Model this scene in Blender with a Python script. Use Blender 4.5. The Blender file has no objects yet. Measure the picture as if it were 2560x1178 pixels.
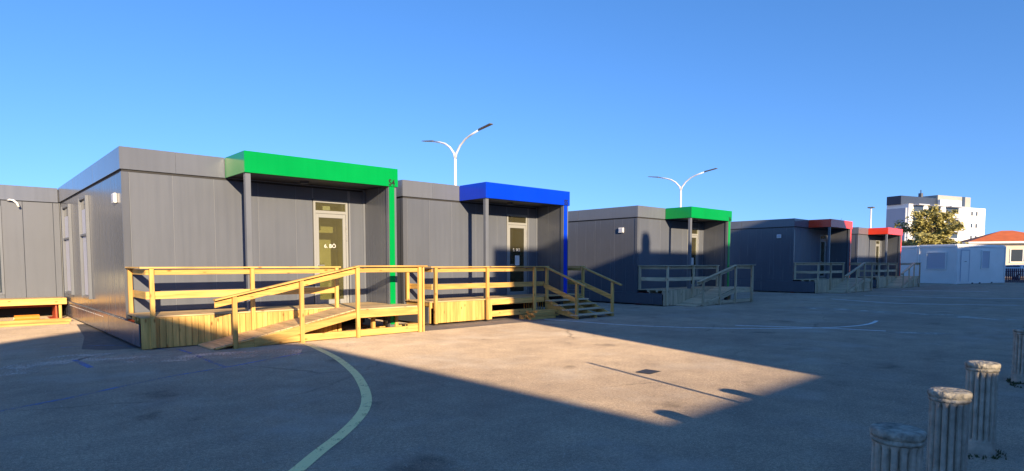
import bpy, bmesh, math, random
from mathutils import Vector, Matrix
random.seed(7)
S = bpy.context.scene
COL = S.collection
R = math.radians

# ------------------------------------------------------------------ camera
cam_d = bpy.data.cameras.new('camera'); cam = bpy.data.objects.new('camera', cam_d); COL.objects.link(cam)
S.camera = cam
cam_d.sensor_fit = 'HORIZONTAL'; cam_d.sensor_width = 36.0
cam_d.lens = 1519.43 / 2560 * 36.0
cam_d.shift_y = (750.55 - 589.0) / 2560
cam_d.clip_start = 0.05; cam_d.clip_end = 3000
yaw, pit = R(47.25), R(-3.431)
fw = Vector((math.cos(yaw)*math.cos(pit), math.sin(yaw)*math.cos(pit), math.sin(pit)))
rt = Vector((math.sin(yaw), -math.cos(yaw), 0)); up = rt.cross(fw)
cam.matrix_world = Matrix(((rt.x, up.x, -fw.x, 0), (rt.y, up.y, -fw.y, 0), (rt.z, up.z, -fw.z, 1.6), (0, 0, 0, 1)))

# ------------------------------------------------------------------ sky and sun
SUN_EL, SUN_AZ = R(15.3), R(16.5)          # light travels towards +Y, turned 15 degrees towards +X
W = bpy.data.worlds.new('World'); S.world = W; W.use_nodes = True
nt = W.node_tree; nt.nodes.clear()
sky = nt.nodes.new('ShaderNodeTexSky'); sky.sky_type = 'NISHITA'; sky.sun_disc = False
sky.sun_elevation = SUN_EL; sky.sun_rotation = R(180) + SUN_AZ
sky.air_density = 1.0; sky.dust_density = 0.12; sky.ozone_density = 3.5; sky.altitude = 50
stc = nt.nodes.new('ShaderNodeTexCoord'); sad = nt.nodes.new('ShaderNodeVectorMath'); sad.inputs[1].default_value = (0, 0, .16)   # a little less horizon glow
snm = nt.nodes.new('ShaderNodeVectorMath'); snm.operation = 'NORMALIZE'
nt.links.new(stc.outputs['Generated'], sad.inputs[0]); nt.links.new(sad.outputs[0], snm.inputs[0]); nt.links.new(snm.outputs[0], sky.inputs['Vector'])
hs = nt.nodes.new('ShaderNodeMix'); hs.data_type = 'RGBA'; hs.blend_type = 'MULTIPLY'; hs.inputs[0].default_value = 1; hs.inputs[7].default_value = (1.5, 1.3, 1.45, 1)
hs2 = nt.nodes.new('ShaderNodeHueSaturation'); hs2.inputs['Saturation'].default_value = 1.18
bg = nt.nodes.new('ShaderNodeBackground'); bg.inputs['Strength'].default_value = 0.104
wo = nt.nodes.new('ShaderNodeOutputWorld')
nt.links.new(sky.outputs[0], hs2.inputs['Color']); nt.links.new(hs2.outputs[0], hs.inputs[6]); nt.links.new(hs.outputs[2], bg.inputs[0]); nt.links.new(bg.outputs[0], wo.inputs[0])
sd = bpy.data.lights.new('sun', 'SUN'); sun = bpy.data.objects.new('sun', sd); COL.objects.link(sun)
sd.energy = 5.0; sd.angle = R(0.55); sd.color = (1.0, 0.775, 0.50)
tos = Vector((-math.sin(SUN_AZ)*math.cos(SUN_EL), -math.cos(SUN_AZ)*math.cos(SUN_EL), math.sin(SUN_EL)))
sun.rotation_euler = tos.to_track_quat('Z', 'Y').to_euler(); sun.location = (-8, -30, 30)
VS = S.view_settings
VS.view_transform = 'Standard'; VS.look = 'None'; VS.gamma = 1.0; VS.use_curve_mapping = False
VS.exposure = 0.9

# ------------------------------------------------------------------ materials
def mat(name, col, rough=.5, metal=0., spec=.5, var=0., vscale=3., bump=0., bscale=20., stretch=(1, 1, 1), rnd=0., drough=0., dark=None, streak=0.):
    m = bpy.data.materials.new(name); m.use_nodes = True; n = m.node_tree; b = n.nodes['Principled BSDF']
    b.inputs['Roughness'].default_value = rough; b.inputs['Metallic'].default_value = metal
    b.inputs['Specular IOR Level'].default_value = spec
    if 'Diffuse Roughness' in b.inputs: b.inputs['Diffuse Roughness'].default_value = drough
    L = n.links.new
    tc = n.nodes.new('ShaderNodeTexCoord'); mp = n.nodes.new('ShaderNodeMapping'); mp.inputs['Scale'].default_value = stretch
    oi = n.nodes.new('ShaderNodeObjectInfo')
    ml = n.nodes.new('ShaderNodeVectorMath'); ml.operation = 'SCALE'; ml.inputs[0].default_value = (37., 53., 71.); L(oi.outputs['Random'], ml.inputs['Scale'])
    L(tc.outputs['Object'], mp.inputs['Vector']); 
    ad = n.nodes.new('ShaderNodeVectorMath'); L(mp.outputs[0], ad.inputs[0]); L(ml.outputs[0], ad.inputs[1])
    c = (*col, 1)
    if var or rnd:
        nz = n.nodes.new('ShaderNodeTexNoise'); nz.inputs['Scale'].default_value = vscale; nz.inputs['Detail'].default_value = 6; L(ad.outputs[0], nz.inputs['Vector'])
        rp = n.nodes.new('ShaderNodeValToRGB'); L(nz.outputs['Fac'], rp.inputs[0])
        d = dark or tuple(k*(1-var) for k in col); l = tuple(min(1, k*(1+var)) for k in col)
        rp.color_ramp.elements[0].position = .3; rp.color_ramp.elements[1].position = .7
        rp.color_ramp.elements[0].color = (*d, 1); rp.color_ramp.elements[1].color = (*l, 1)
        mr = n.nodes.new('ShaderNodeMapRange'); mr.inputs['To Min'].default_value = 1-rnd; mr.inputs['To Max'].default_value = 1+rnd; L(oi.outputs['Random'], mr.inputs[0])
        mx = n.nodes.new('ShaderNodeMix'); mx.data_type = 'RGBA'; mx.blend_type = 'MULTIPLY'; mx.inputs[0].default_value = 1
        L(rp.outputs[0], mx.inputs[6]); L(mr.outputs[0], mx.inputs[7]); L(mx.outputs[2], b.inputs['Base Color'])
    else:
        b.inputs['Base Color'].default_value = c
    if streak:
        m3 = n.nodes.new('ShaderNodeMapping'); m3.inputs['Scale'].default_value = (9, 9, .35); L(tc.outputs['Object'], m3.inputs[0])
        n3 = n.nodes.new('ShaderNodeTexNoise'); n3.inputs['Scale'].default_value = 1.0; n3.inputs['Detail'].default_value = 7; n3.inputs['Roughness'].default_value = .65; L(m3.outputs[0], n3.inputs['Vector'])
        r3 = n.nodes.new('ShaderNodeMapRange'); r3.inputs[1].default_value = .35; r3.inputs[2].default_value = .65; r3.inputs[3].default_value = 1-streak; r3.inputs[4].default_value = 1+streak; L(n3.outputs['Fac'], r3.inputs[0])
        m4 = n.nodes.new('ShaderNodeMix'); m4.data_type = 'RGBA'; m4.blend_type = 'MULTIPLY'; m4.inputs[0].default_value = 1
        L(b.inputs['Base Color'].links[0].from_socket, m4.inputs[6]); L(r3.outputs[0], m4.inputs[7]); L(m4.outputs[2], b.inputs['Base Color'])
        r5 = n.nodes.new('ShaderNodeMapRange'); r5.inputs[1].default_value = .3; r5.inputs[2].default_value = .7; r5.inputs[3].default_value = rough*.85; r5.inputs[4].default_value = rough*1.35; L(n3.outputs['Fac'], r5.inputs[0]); L(r5.outputs[0], b.inputs['Roughness'])
    if bump:
        n2 = n.nodes.new('ShaderNodeTexNoise'); n2.inputs['Scale'].default_value = bscale; n2.inputs['Detail'].default_value = 4; L(ad.outputs[0], n2.inputs['Vector'])
        bp = n.nodes.new('ShaderNodeBump'); bp.inputs['Strength'].default_value = bump; bp.inputs['Distance'].default_value = .02
        L(n2.outputs['Fac'], bp.inputs['Height']); L(bp.outputs[0], b.inputs['Normal'])
    return m

def wood(name, axis, col, rnd=.17):
    st = [9, 9, 9]; st[axis] = .7
    m = mat(name, col, rough=.65, spec=.3, var=.27, vscale=2.2, bump=.15, bscale=6, stretch=tuple(st), rnd=rnd)
    n = m.node_tree; L = n.links.new; b = n.nodes['Principled BSDF']
    # knots
    mp = [x for x in n.nodes if x.type == 'VECT_MATH' and x.operation == 'ADD'][0]
    st2 = [7, 7, 7]; st2[axis] = 3.0
    tc = [x for x in n.nodes if x.type == 'TEX_COORD'][0]
    m2 = n.nodes.new('ShaderNodeMapping'); m2.inputs['Scale'].default_value = st2; L(tc.outputs['Object'], m2.inputs[0])
    vo = n.nodes.new('ShaderNodeTexVoronoi'); vo.inputs['Scale'].default_value = 1.0; L(m2.outputs[0], vo.inputs['Vector'])
    rp = n.nodes.new('ShaderNodeValToRGB'); rp.color_ramp.elements[0].position = .05; rp.color_ramp.elements[1].position = .17
    rp.color_ramp.elements[0].color = (.45, .33, .25, 1); rp.color_ramp.elements[1].color = (1, 1, 1, 1); L(vo.outputs['Distance'], rp.inputs[0])
    mx = n.nodes.new('ShaderNodeMix'); mx.data_type = 'RGBA'; mx.blend_type = 'MULTIPLY'; mx.inputs[0].default_value = 1
    src = b.inputs['Base Color'].links[0].from_socket
    L(src, mx.inputs[6]); L(rp.outputs[0], mx.inputs[7]); L(mx.outputs[2], b.inputs['Base Color'])
    return m

PINE = (.64, .388, .115); PINE2 = (.56, .40, .21)
WX, WY, WZ = (wood('pine_%s' % 'xyz'[i], i, PINE) for i in range(3))
GREY = (.58, .47, .31)
GX, GY, GZ = (wood('weathered_pine_%s' % 'xyz'[i], i, GREY) for i in range(3))
DX, DY = wood('deck_pine_x', 0, PINE2), wood('deck_pine_y', 1, PINE2)
M = {}
M['clad'] = mat('anthracite_cladding', (.100, .110, .134), rough=.22, spec=.6, var=.06, vscale=.7, bump=.02, bscale=.8, rnd=.04, streak=.035)
M['clad_front'] = mat('anthracite_cladding_front', (.105, .119, .150), rough=.42, spec=.4, var=.05, vscale=.8, bump=.04, bscale=1.0, rnd=.04, streak=.03)
M['joint'] = mat('joint_strip', (.19, .205, .235), rough=.4)
M['core'] = mat('inner_core', (.03, .03, .033), rough=.8)
M['trim'] = mat('grey_trim', (.14, .155, .185), rough=.35, spec=.5, var=.05, vscale=2)
M['fascia'] = mat('grey_fascia', (.135, .15, .185), rough=.16, spec=.5, var=.06, vscale=.8, bump=.04, bscale=.9, rnd=.03, streak=.03)
M['frame'] = mat('door_frame_grey', (.29, .30, .30), rough=.35)
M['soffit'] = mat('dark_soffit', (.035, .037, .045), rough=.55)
M['green'] = mat('green_panel', (.001, .29, .06), rough=.14, spec=.45, var=.06, vscale=.9, bump=.03, bscale=.8, streak=.025)
M['blue'] = mat('blue_panel', (.002, .045, .62), rough=.14, spec=.45, var=.06, vscale=.9, bump=.03, bscale=.8, streak=.025)
M['red'] = mat('red_panel', (.9, .055, .016), rough=.14, spec=.45, var=.06, vscale=.9, bump=.03, bscale=.8, streak=.025)
M['black'] = mat('black_print', (.012, .014, .012), rough=.5)
M['white'] = mat('white_paint', (.8, .8, .78), rough=.4)
M['steel'] = mat('galvanised', (.5, .51, .52), rough=.35, metal=.6, var=.08, vscale=4)
M['redsteel'] = mat('red_primer_steel', (.52, .085, .03), rough=.5, var=.12, vscale=5)
M['paper'] = mat('pale_paper', (.75, .7, .45), rough=.8)
M['inside'] = mat('vestibule_wall', (.72, .66, .4), rough=.8, var=.05, vscale=2)
M['floor_in'] = mat('vestibule_floor', (.18, .16, .11), rough=.6)
M['lamp_white'] = mat('pole_white', (.78, .79, .8), rough=.35)
M['lamp_dark'] = mat('lamp_head_grey', (.12, .13, .14), rough=.4)
M['orange'] = mat('orange_wrap', (.75, .25, .02), rough=.5, var=.1, vscale=8)
M['container'] = mat('white_container_paint', (.78, .78, .76), rough=.4, var=.04, vscale=1.2)
M['shutter'] = mat('container_shutter', (.5, .52, .6), rough=.5)
M['dull'] = mat('dull_dark_metal', (.06, .06, .065), rough=.5)
M['school'] = mat('school_plaster', (.3, .28, .26), rough=.9, var=.1, vscale=.6)
M['roof_dark'] = mat('roof_felt', (.08, .08, .085), rough=.9, var=.1, vscale=.8)
M['glass_far'] = mat('far_window_glass', (.05, .065, .085), rough=.1)
M['aptwhite'] = mat('apartment_render', (.78, .77, .74), rough=.8, var=.03, vscale=.3)
M['aptgrey'] = mat('apartment_grey_and_shade', (.42, .45, .52), rough=.8, var=.04, vscale=.3)
M['aptnavy'] = mat('penthouse_navy_cladding', (.03, .045, .08), rough=.5, var=.08, vscale=.5)
M['aptlgrey'] = mat('penthouse_grey_cladding', (.36, .35, .32), rough=.7, var=.05, vscale=.5)
M['tile'] = mat('orange_red_roof', (.62, .15, .04), rough=.7, var=.12, vscale=1.2, bump=.2, bscale=6)
M['cream'] = mat('cream_wall', (.66, .6, .48), rough=.85, var=.05, vscale=.5)
M['purple'] = mat('dark_purple_paint', (.06, .02, .05), rough=.5)
M['bark'] = mat('bark', (.1, .075, .05), rough=.9, var=.25, vscale=6)
M['leaf'] = mat('olive_leaf', (.34, .30, .09), rough=.6, var=.35, vscale=1.5)
M['leafd'] = mat('dark_leaf', (.05, .065, .02), rough=.7, var=.3, vscale=1.5)
M['car'] = mat('silver_car_paint', (.6, .61, .63), rough=.25, metal=.3)
M['tyre'] = mat('tyre_rubber', (.02, .02, .02), rough=.9)

def glass_mat():
    m = bpy.data.materials.new('door_glass'); m.use_nodes = True; n = m.node_tree; n.nodes.clear(); L = n.links.new
    o = n.nodes.new('ShaderNodeOutputMaterial'); mx = n.nodes.new('ShaderNodeMixShader'); t = n.nodes.new('ShaderNodeBsdfTransparent'); g = n.nodes.new('ShaderNodeBsdfGlossy')
    t.inputs[0].default_value = (.72, .74, .62, 1); g.inputs['Roughness'].default_value = .02; g.inputs[0].default_value = (.9, .92, .9, 1)
    f = n.nodes.new('ShaderNodeFresnel'); f.inputs[0].default_value = 1.55
    df = n.nodes.new('ShaderNodeBsdfDiffuse'); df.inputs[0].default_value = (.34, .31, .17, 1); fm = n.nodes.new('ShaderNodeMixShader'); fm.inputs[0].default_value = .13   # olive film tint, also standing in for light inside
    L(t.outputs[0], fm.inputs[1]); L(df.outputs[0], fm.inputs[2])
    L(f.outputs[0], mx.inputs[0]); L(fm.outputs[0], mx.inputs[1]); L(g.outputs[0], mx.inputs[2]); L(mx.outputs[0], o.inputs[0])
    return m
M['glass'] = glass_mat()

def asphalt():
    m = bpy.data.materials.new('asphalt'); m.use_nodes = True; n = m.node_tree; b = n.nodes['Principled BSDF']; L = n.links.new
    tc = n.nodes.new('ShaderNodeTexCoord')
    def noise(sc, det=5, rough=.6):
        z = n.nodes.new('ShaderNodeTexNoise'); z.inputs['Scale'].default_value = sc; z.inputs['Detail'].default_value = det; z.inputs['Roughness'].default_value = rough
        L(tc.outputs['Object'], z.inputs['Vector']); return z
    def ramp(src, a, ca, bb, cb):
        r = n.nodes.new('ShaderNodeValToRGB'); L(src, r.inputs[0]); e = r.color_ramp.elements
        e[0].position = a; e[0].color = (*ca, 1); e[1].position = bb; e[1].color = (*cb, 1); return r
    def mul(x, y, f=1., bt='MULTIPLY'):
        k = n.nodes.new('ShaderNodeMix'); k.data_type = 'RGBA'; k.blend_type = bt
        if isinstance(f, float): k.inputs[0].default_value = f
        else: L(f, k.inputs[0])
        L(x, k.inputs[6])
        if isinstance(y, tuple): k.inputs[7].default_value = (*y, 1)
        else: L(y, k.inputs[7])
        return k.outputs[2]
    big = ramp(noise(.23, 6).outputs['Fac'], .3, (.33, .258, .196), .72, (.51, .40, .29))
    med = ramp(noise(1.7, 7, .7).outputs['Fac'], .3, (.78, .78, .8), .7, (1.16, 1.15, 1.12))
    c = mul(big.outputs[0], med.outputs[0])
    fine = ramp(noise(95, 3, .8).outputs['Fac'], .3, (.5, .5, .52), .66, (1.42, 1.42, 1.38))
    c = mul(c, fine.outputs[0])
    cg = ramp(noise(28, 5, .85).outputs['Fac'], .33, (.62, .62, .64), .67, (1.36, 1.36, 1.33))
    c = mul(c, cg.outputs[0])
    grit = n.nodes.new('ShaderNodeTexVoronoi'); grit.inputs['Scale'].default_value = 60; L(tc.outputs['Object'], grit.inputs['Vector'])
    gr = ramp(grit.outputs['Distance'], .05, (1.25, 1.25, 1.25), .45, (.88, .88, .88)); c = mul(c, gr.outputs[0])
    # pale sandy dust in patches
    du = ramp(noise(.55, 8, .65).outputs['Fac'], .52, (0, 0, 0), .72, (.5, .5, .5))
    c = mul(c, (.47, .42, .36), du.outputs[0], 'MIX')
    # dark damp spots
    dk = ramp(noise(.9, 4, .5).outputs['Fac'], .27, (.55, .55, .56), .36, (1, 1, 1)); c = mul(c, dk.outputs[0])
    vz = n.nodes.new('ShaderNodeTexVoronoi'); vz.feature = 'DISTANCE_TO_EDGE'; vz.inputs['Scale'].default_value = .33
    wz = noise(1.3, 5, .6); va = n.nodes.new('ShaderNodeVectorMath'); va.operation = 'MULTIPLY_ADD'; va.inputs[1].default_value = (.55, .55, 0); L(wz.outputs['Color'], va.inputs[0]); L(tc.outputs['Object'], va.inputs[2]); L(va.outputs[0], vz.inputs['Vector'])
    cr = ramp(vz.outputs['Distance'], .0015, (.45, .44, .44), .006, (1, 1, 1)); cm = ramp(noise(.35, 3).outputs['Fac'], .5, (0, 0, 0), .6, (.8, .8, .8))
    c = mul(c, cr.outputs[0], cm.outputs[0])
    L(c, b.inputs['Base Color']); b.inputs['Roughness'].default_value = .9; b.inputs['Specular IOR Level'].default_value = .25
    if 'Diffuse Roughness' in b.inputs: b.inputs['Diffuse Roughness'].default_value = 1.0
    bp = n.nodes.new('ShaderNodeBump'); bp.inputs['Strength'].default_value = .8; bp.inputs['Distance'].default_value = .012
    L(noise(48, 6, .85).outputs['Fac'], bp.inputs['Height'])
    L(bp.outputs[0], b.inputs['Normal'])
    return m
M['asphalt'] = asphalt()

def paint(name, col, wear=.5, scale=9, fine=80):
    m = bpy.data.materials.new(name); m.use_nodes = True; n = m.node_tree; b = n.nodes['Principled BSDF']; L = n.links.new
    o = [x for x in n.nodes if x.type == 'OUTPUT_MATERIAL'][0]
    tc = n.nodes.new('ShaderNodeTexCoord')
    z = n.nodes.new('ShaderNodeTexNoise'); z.inputs['Scale'].default_value = fine; z.inputs['Detail'].default_value = 4; L(tc.outputs['Object'], z.inputs['Vector'])
    z2 = n.nodes.new('ShaderNodeTexNoise'); z2.inputs['Scale'].default_value = scale; z2.inputs['Detail'].default_value = 6; L(tc.outputs['Object'], z2.inputs['Vector'])
    a = n.nodes.new('ShaderNodeMath'); a.operation = 'ADD'; L(z.outputs['Fac'], a.inputs[0]); L(z2.outputs['Fac'], a.inputs[1])
    mr = n.nodes.new('ShaderNodeMapRange'); mr.inputs[1].default_value = .7 + wear*.5 - .12; mr.inputs[2].default_value = .7 + wear*.5 + .12
    L(a.outputs[0], mr.inputs[0])
    b.inputs['Base Color'].default_value = (*col, 1); b.inputs['Roughness'].default_value = .75
    t = n.nodes.new('ShaderNodeBsdfTransparent'); mx = n.nodes.new('ShaderNodeMixShader')
    L(mr.outputs[0], mx.inputs[0]); L(t.outputs[0], mx.inputs[1]); L(b.outputs[0], mx.inputs[2]); L(mx.outputs[0], o.inputs[0])
    return m
M['p_yellow'] = paint('worn_yellow_paint', (.95, .80, .36), .12)
M['p_white'] = paint('worn_white_paint', (.8, .8, .76), .25)
M['p_blue'] = paint('worn_blue_paint', (.13, .23, .5), .64, 3.0)
M['p_tan'] = paint('tan_film', (.6, .52, .42), .68, 1.6, 30)

def concrete():
    m = mat('weathered_concrete', (.43, .375, .30), rough=.95, spec=.2, var=.22, vscale=14, bump=.4, bscale=50, rnd=.08)
    return m
M['concrete'] = concrete()
M['lichen'] = mat('mossy_concrete_top', (.34, .31, .25), rough=.95, spec=.2, var=.5, vscale=22, bump=.9, bscale=30)
M['grass'] = mat('moss_grass', (.045, .06, .02), rough=.9, var=.3, vscale=5)

# ------------------------------------------------------------------ mesh helpers
def hexa(bm, pts):
    v = [bm.verts.new(p) for p in pts]       # 0-3 bottom ring, 4-7 top ring
    for f in ((3, 2, 1, 0), (4, 5, 6, 7), (0, 1, 5, 4), (1, 2, 6, 5), (2, 3, 7, 6), (3, 0, 4, 7)):
        bm.faces.new([v[i] for i in f])
def box(bm, x0, x1, y0, y1, z0, z1):
    if x0 > x1: x0, x1 = x1, x0
    if y0 > y1: y0, y1 = y1, y0
    if z0 > z1: z0, z1 = z1, z0
    hexa(bm, [(x0, y0, z0), (x1, y0, z0), (x1, y1, z0), (x0, y1, z0), (x0, y0, z1), (x1, y0, z1), (x1, y1, z1), (x0, y1, z1)])
def tube(bm, pts, rad, seg=10, cap=True):
    pts = [Vector(p) for p in pts]; rings = []
    rad = rad if isinstance(rad, (list, tuple)) else [rad]*len(pts)
    ref = Vector((1, 0, 0))
    for i, p in enumerate(pts):
        d = (pts[min(i+1, len(pts)-1)] - pts[max(i-1, 0)]).normalized()
        a = ref - d*ref.dot(d)
        if a.length < .1: a = Vector((0, 1, 0)) - d*d.y
        a.normalize(); b = d.cross(a)
        rings.append([bm.verts.new(p + rad[i]*(math.cos(t)*a + math.sin(t)*b)) for t in [2*math.pi*k/seg for k in range(seg)]])
    for r0, r1 in zip(rings, rings[1:]):
        for k in range(seg): bm.faces.new((r0[k], r0[(k+1) % seg], r1[(k+1) % seg], r1[k]))
    if cap: bm.faces.new(rings[0][::-1]); bm.faces.new(rings[-1])

class Thing:
    def __init__(s, name, label, cat, loc=(0, 0, 0), group=None, kind=None, rotz=0.):
        o = bpy.data.objects.new(name, None); COL.objects.link(o); o.location = loc; o.rotation_euler = (0, 0, rotz)
        o['label'] = label; o['category'] = cat
        if group: o['group'] = group
        if kind: o['kind'] = kind
        o.empty_display_size = .2; s.o = o; s.L = Vector(loc)
    def add(s, name, bm, m, parent=None, bev=0., smooth=False, label=None):
        ob = finish(name, bm, m, s.L, bev, smooth); ob.parent = parent or s.o
        if label: ob['label'] = label
        return ob
    def box(s, name, b, m, parent=None, bev=.003, label=None):
        bm = bmesh.new(); box(bm, *b); return s.add(name, bm, m, parent, bev, label=label)
    def slope(s, name, p0, p1, wy, hz, m, parent=None, bev=.003):     # board from p0 to p1 with upright ends; p is the top centre line
        (x0, y0, z0), (x1, y1, z1) = p0, p1; w = wy/2
        bm = bmesh.new()
        dx, dy = x1-x0, y1-y0; l = math.hypot(dx, dy); nx, ny = -dy/l*w, dx/l*w
        hexa(bm, [(x0-nx, y0-ny, z0-hz), (x1-nx, y1-ny, z1-hz), (x1+nx, y1+ny, z1-hz), (x0+nx, y0+ny, z0-hz),
                  (x0-nx, y0-ny, z0), (x1-nx, y1-ny, z1), (x1+nx, y1+ny, z1), (x0+nx, y0+ny, z0)])
        return s.add(name, bm, m, parent, bev)

def finish(name, bm, m, off=Vector((0, 0, 0)), bev=0., smooth=False):
    if bev: bmesh.ops.bevel(bm, geom=bm.edges[:], offset=bev, segments=1, affect='EDGES', clamp_overlap=True)
    bmesh.ops.recalc_face_normals(bm, faces=bm.faces[:])
    if off.length: bmesh.ops.translate(bm, verts=bm.verts[:], vec=-off)
    me = bpy.data.meshes.new(name); bm.to_mesh(me); bm.free(); me.materials.append(m)
    if smooth:
        for p in me.polygons: p.use_smooth = True
    ob = bpy.data.objects.new(name, me); COL.objects.link(ob); return ob
def single(name, bm, m, label, cat, group=None, kind=None, bev=0., smooth=False, loc=(0, 0, 0)):
    L = Vector(loc); o = finish(name, bm, m, L, bev, smooth); o.location = L
    if kind: o['kind'] = kind
    if label: o['label'] = label
    if cat: o['category'] = cat
    if group: o['group'] = group
    return o
def letters(T, txt, size, loc, m, parent, bold=.0, rot=(math.pi/2, 0, 0), depth=.002, sx=1.):
    cu = bpy.data.curves.new('t', 'FONT'); cu.body = txt; cu.size = size; cu.extrude = depth; cu.offset = bold; cu.resolution_u = 3
    tmp = bpy.data.objects.new('t', cu); COL.objects.link(tmp)
    dg = bpy.context.evaluated_depsgraph_get(); me = bpy.data.meshes.new_from_object(tmp.evaluated_get(dg))
    bpy.data.objects.remove(tmp)
    me.transform(Matrix.Translation(Vector(loc) - T.L) @ Matrix.Rotation(rot[2], 4, 'Z') @ Matrix.Rotation(rot[0], 4, 'X') @ Matrix.Diagonal((sx, 1, 1, 1)))
    me.materials.clear(); me.materials.append(m)
    o = bpy.data.objects.new('lettering', me); COL.objects.link(o); o.parent = parent; return o

# ------------------------------------------------------------------ ground
bm = bmesh.new()
g = 1200
v = [bm.verts.new(p) for p in ((-g, -g, 0), (g, -g, 0), (g, g, 0), (-g, g, 0))]; bm.faces.new(v)
ground = single('ground', bm, M['asphalt'], None, None, kind='structure')
def strip(name, pts, w, m, z=.004, sub=4):
    # smooth ribbon through the points
    P = [Vector((*p, 0)) for p in pts]; out = []
    for i in range(len(P)-1):
        a, b, c, d = P[max(i-1, 0)], P[i], P[i+1], P[min(i+2, len(P)-1)]
        for k in range(sub):
            t = k/sub
            out.append(.5*((2*b) + (c-a)*t + (2*a-5*b+4*c-d)*t*t + (3*b-a-3*c+d)*t**3))
    out.append(P[-1]); bm = bmesh.new(); pr = None
    for i, p in enumerate(out):
        d = (out[min(i+1, len(out)-1)] - out[max(i-1, 0)]).normalized(); n = Vector((-d.y, d.x, 0))*w/2
        q = (bm.verts.new((p.x+n.x, p.y+n.y, z)), bm.verts.new((p.x-n.x, p.y-n.y, z)))
        if pr: bm.faces.new((pr[0], pr[1], q[1], q[0]))
        pr = q
    o = finish(name, bm, m); o.parent = ground; return o
strip('painted_line', [(5.16, 12.3), (5.16, 11.69), (5.06, 10.98), (4.77, 9.57), (4.34, 8.16), (3.98, 7.25), (3.65, 6.55), (3.33, 6.01), (2.99, 5.58), (2.61, 5.18), (2.25, 4.85), (1.7, 4.33), (1.0, 3.8)], .122, M['p_yellow'])
strip('painted_line', [(12.55, 12.2), (12.6, 11.7), (12.70, 11.04), (12.81, 10.09), (13.02, 9.2), (13.49, 8.24), (14.32, 7.12), (15.41, 6.16), (16.27, 5.68), (17.25, 5.4), (18.18, 5.39), (19.05, 5.53)], .10, M['p_white'])
strip('painted_line', [(14.9, 7.6), (15.55, 6.4), (15.92, 5.69), (16.26, 4.52)], .12, M['p_white'], .006)
strip('painted_line', [(33.7, 10.4), (34.4, 7.67), (34.9, 5.9), (36.7, 4.3)], .16, M['p_white'])
strip('painted_line', [(29.4, 10.4), (28.2, 8.01), (28.3, 6.69), (29.19, 5.18), (30.2, 3.9)], .14, M['p_white'])
strip('painted_line', [(33.0, 13.9), (33.7, 12.4), (33.78, 11.2)], .14, M['p_white'])
strip('painted_line', [(19.0, 15.0), (19.55, 13.86), (19.95, 12.2)], .08, M['p_white'])
strip('painted_line', [(41.5, 10.8), (42.6, 9.2), (43.6, 7.0)], .2, M['p_white'])
strip('painted_line', [(0.2, 8.5), (0.7, 8.71), (1.1, 8.91), (1.57, 9.2), (2.23, 9.56), (3.11, 9.85), (3.61, 10.07), (4.6, 10.5)], .07, M['p_blue'])
strip('painted_line', [(3.07, 12.6), (3.1, 11.74), (3.07, 10.4), (3.08, 9.85)], .07, M['p_blue'], .006)
strip('painted_line', [(1.46, 12.3), (1.54, 11.2)], .09, M['p_blue'])
strip('painted_line', [(1.5, 14.3), (2.3, 14.0), (2.9, 12.7)], .06, M['p_blue'])
strip('tan_film', [(22.9, 9.2), (22.6, 6.5), (22.7, 5.1), (22.0, 3.0)], 1.1, M['p_tan'], .003)  # pale tan ribbons, broken up by noise
strip('tan_film', [(16.0, 4.4), (16.7, 3.3)], .45, M['p_tan'], .003)
strip('tan_film', [(0.4, 11.2), (1.5, 12.7), (2.4, 11.6), (3.6, 11.1), (4.6, 10.6)], .8, M['p_tan'], .003)
M['patch'] = mat('asphalt_patch', (.23, .2, .175), rough=.9, var=.2, vscale=6, bump=.4, bscale=60)
M['shade_patch'] = mat('painted_shade_patch', (.16, .14, .125), rough=.9, var=.2, vscale=6, bump=.4, bscale=60)
bm = bmesh.new(); vv = [bm.verts.new((x, y, .0025)) for x, y in ((8.0, 11.98), (9.2, 11.93), (11.0, 11.98), (12.9, 11.86), (15.5, 12.0), (15.5, 13.6), (8.0, 13.6))]; bm.faces.new(vv)
o = finish('repair_and_shade_patch', bm, M['patch']); o.parent = ground
bm = bmesh.new(); vv = [bm.verts.new((x, y, .0025)) for x, y in ((1.75, 13.75), (2.1, 13.3), (2.9, 13.1), (6, 13.2), (6, 20), (2.4, 19.5), (2.1, 16.0))]; bm.faces.new(vv)
o = finish('repair_and_shade_patch', bm, M['shade_patch']); o.parent = ground  # dark sheet painting the shade on the ground beside S4
# loose grit and dry leaves
bm = bmesh.new(); rg = random.Random(11)
for k in range(2600):
    d = 2.5+9*rg.random()**1.3; a = yaw+rg.uniform(-.75, .75); x, y = d*math.cos(a), d*math.sin(a); q = rg.uniform(.003, .009); t = rg.uniform(0, 6.28)
    if y > 11.7: continue
    top = bm.verts.new((x, y, q*1.1)); rng = [bm.verts.new((x+q*rg.uniform(.7, 1.3)*math.cos(t+j*1.57), y+q*rg.uniform(.7, 1.3)*math.sin(t+j*1.57), 0)) for j in range(4)]
    for j in range(4): bm.faces.new((rng[j], rng[(j+1) % 4], top))
single('grit', bm, M['concrete'], 'loose pale grit scattered over the asphalt yard', 'grit', kind='stuff')
# drain grate
T = Thing('drain_grate', 'dark metal drain grate set in the sunlit asphalt', 'drain', (7.53, 5.18, 0), rotz=.1)
bm = bmesh.new(); box(bm, 7.37, 7.69, 5.06, 5.30, .001, .006); T.add('grate_plate', bm, M['core'])
for k in range(9): T.box('grate_bar', (7.375+k*.035, 7.392+k*.035, 5.065, 5.295, .004, .012), M['dull'], bev=0)

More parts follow.
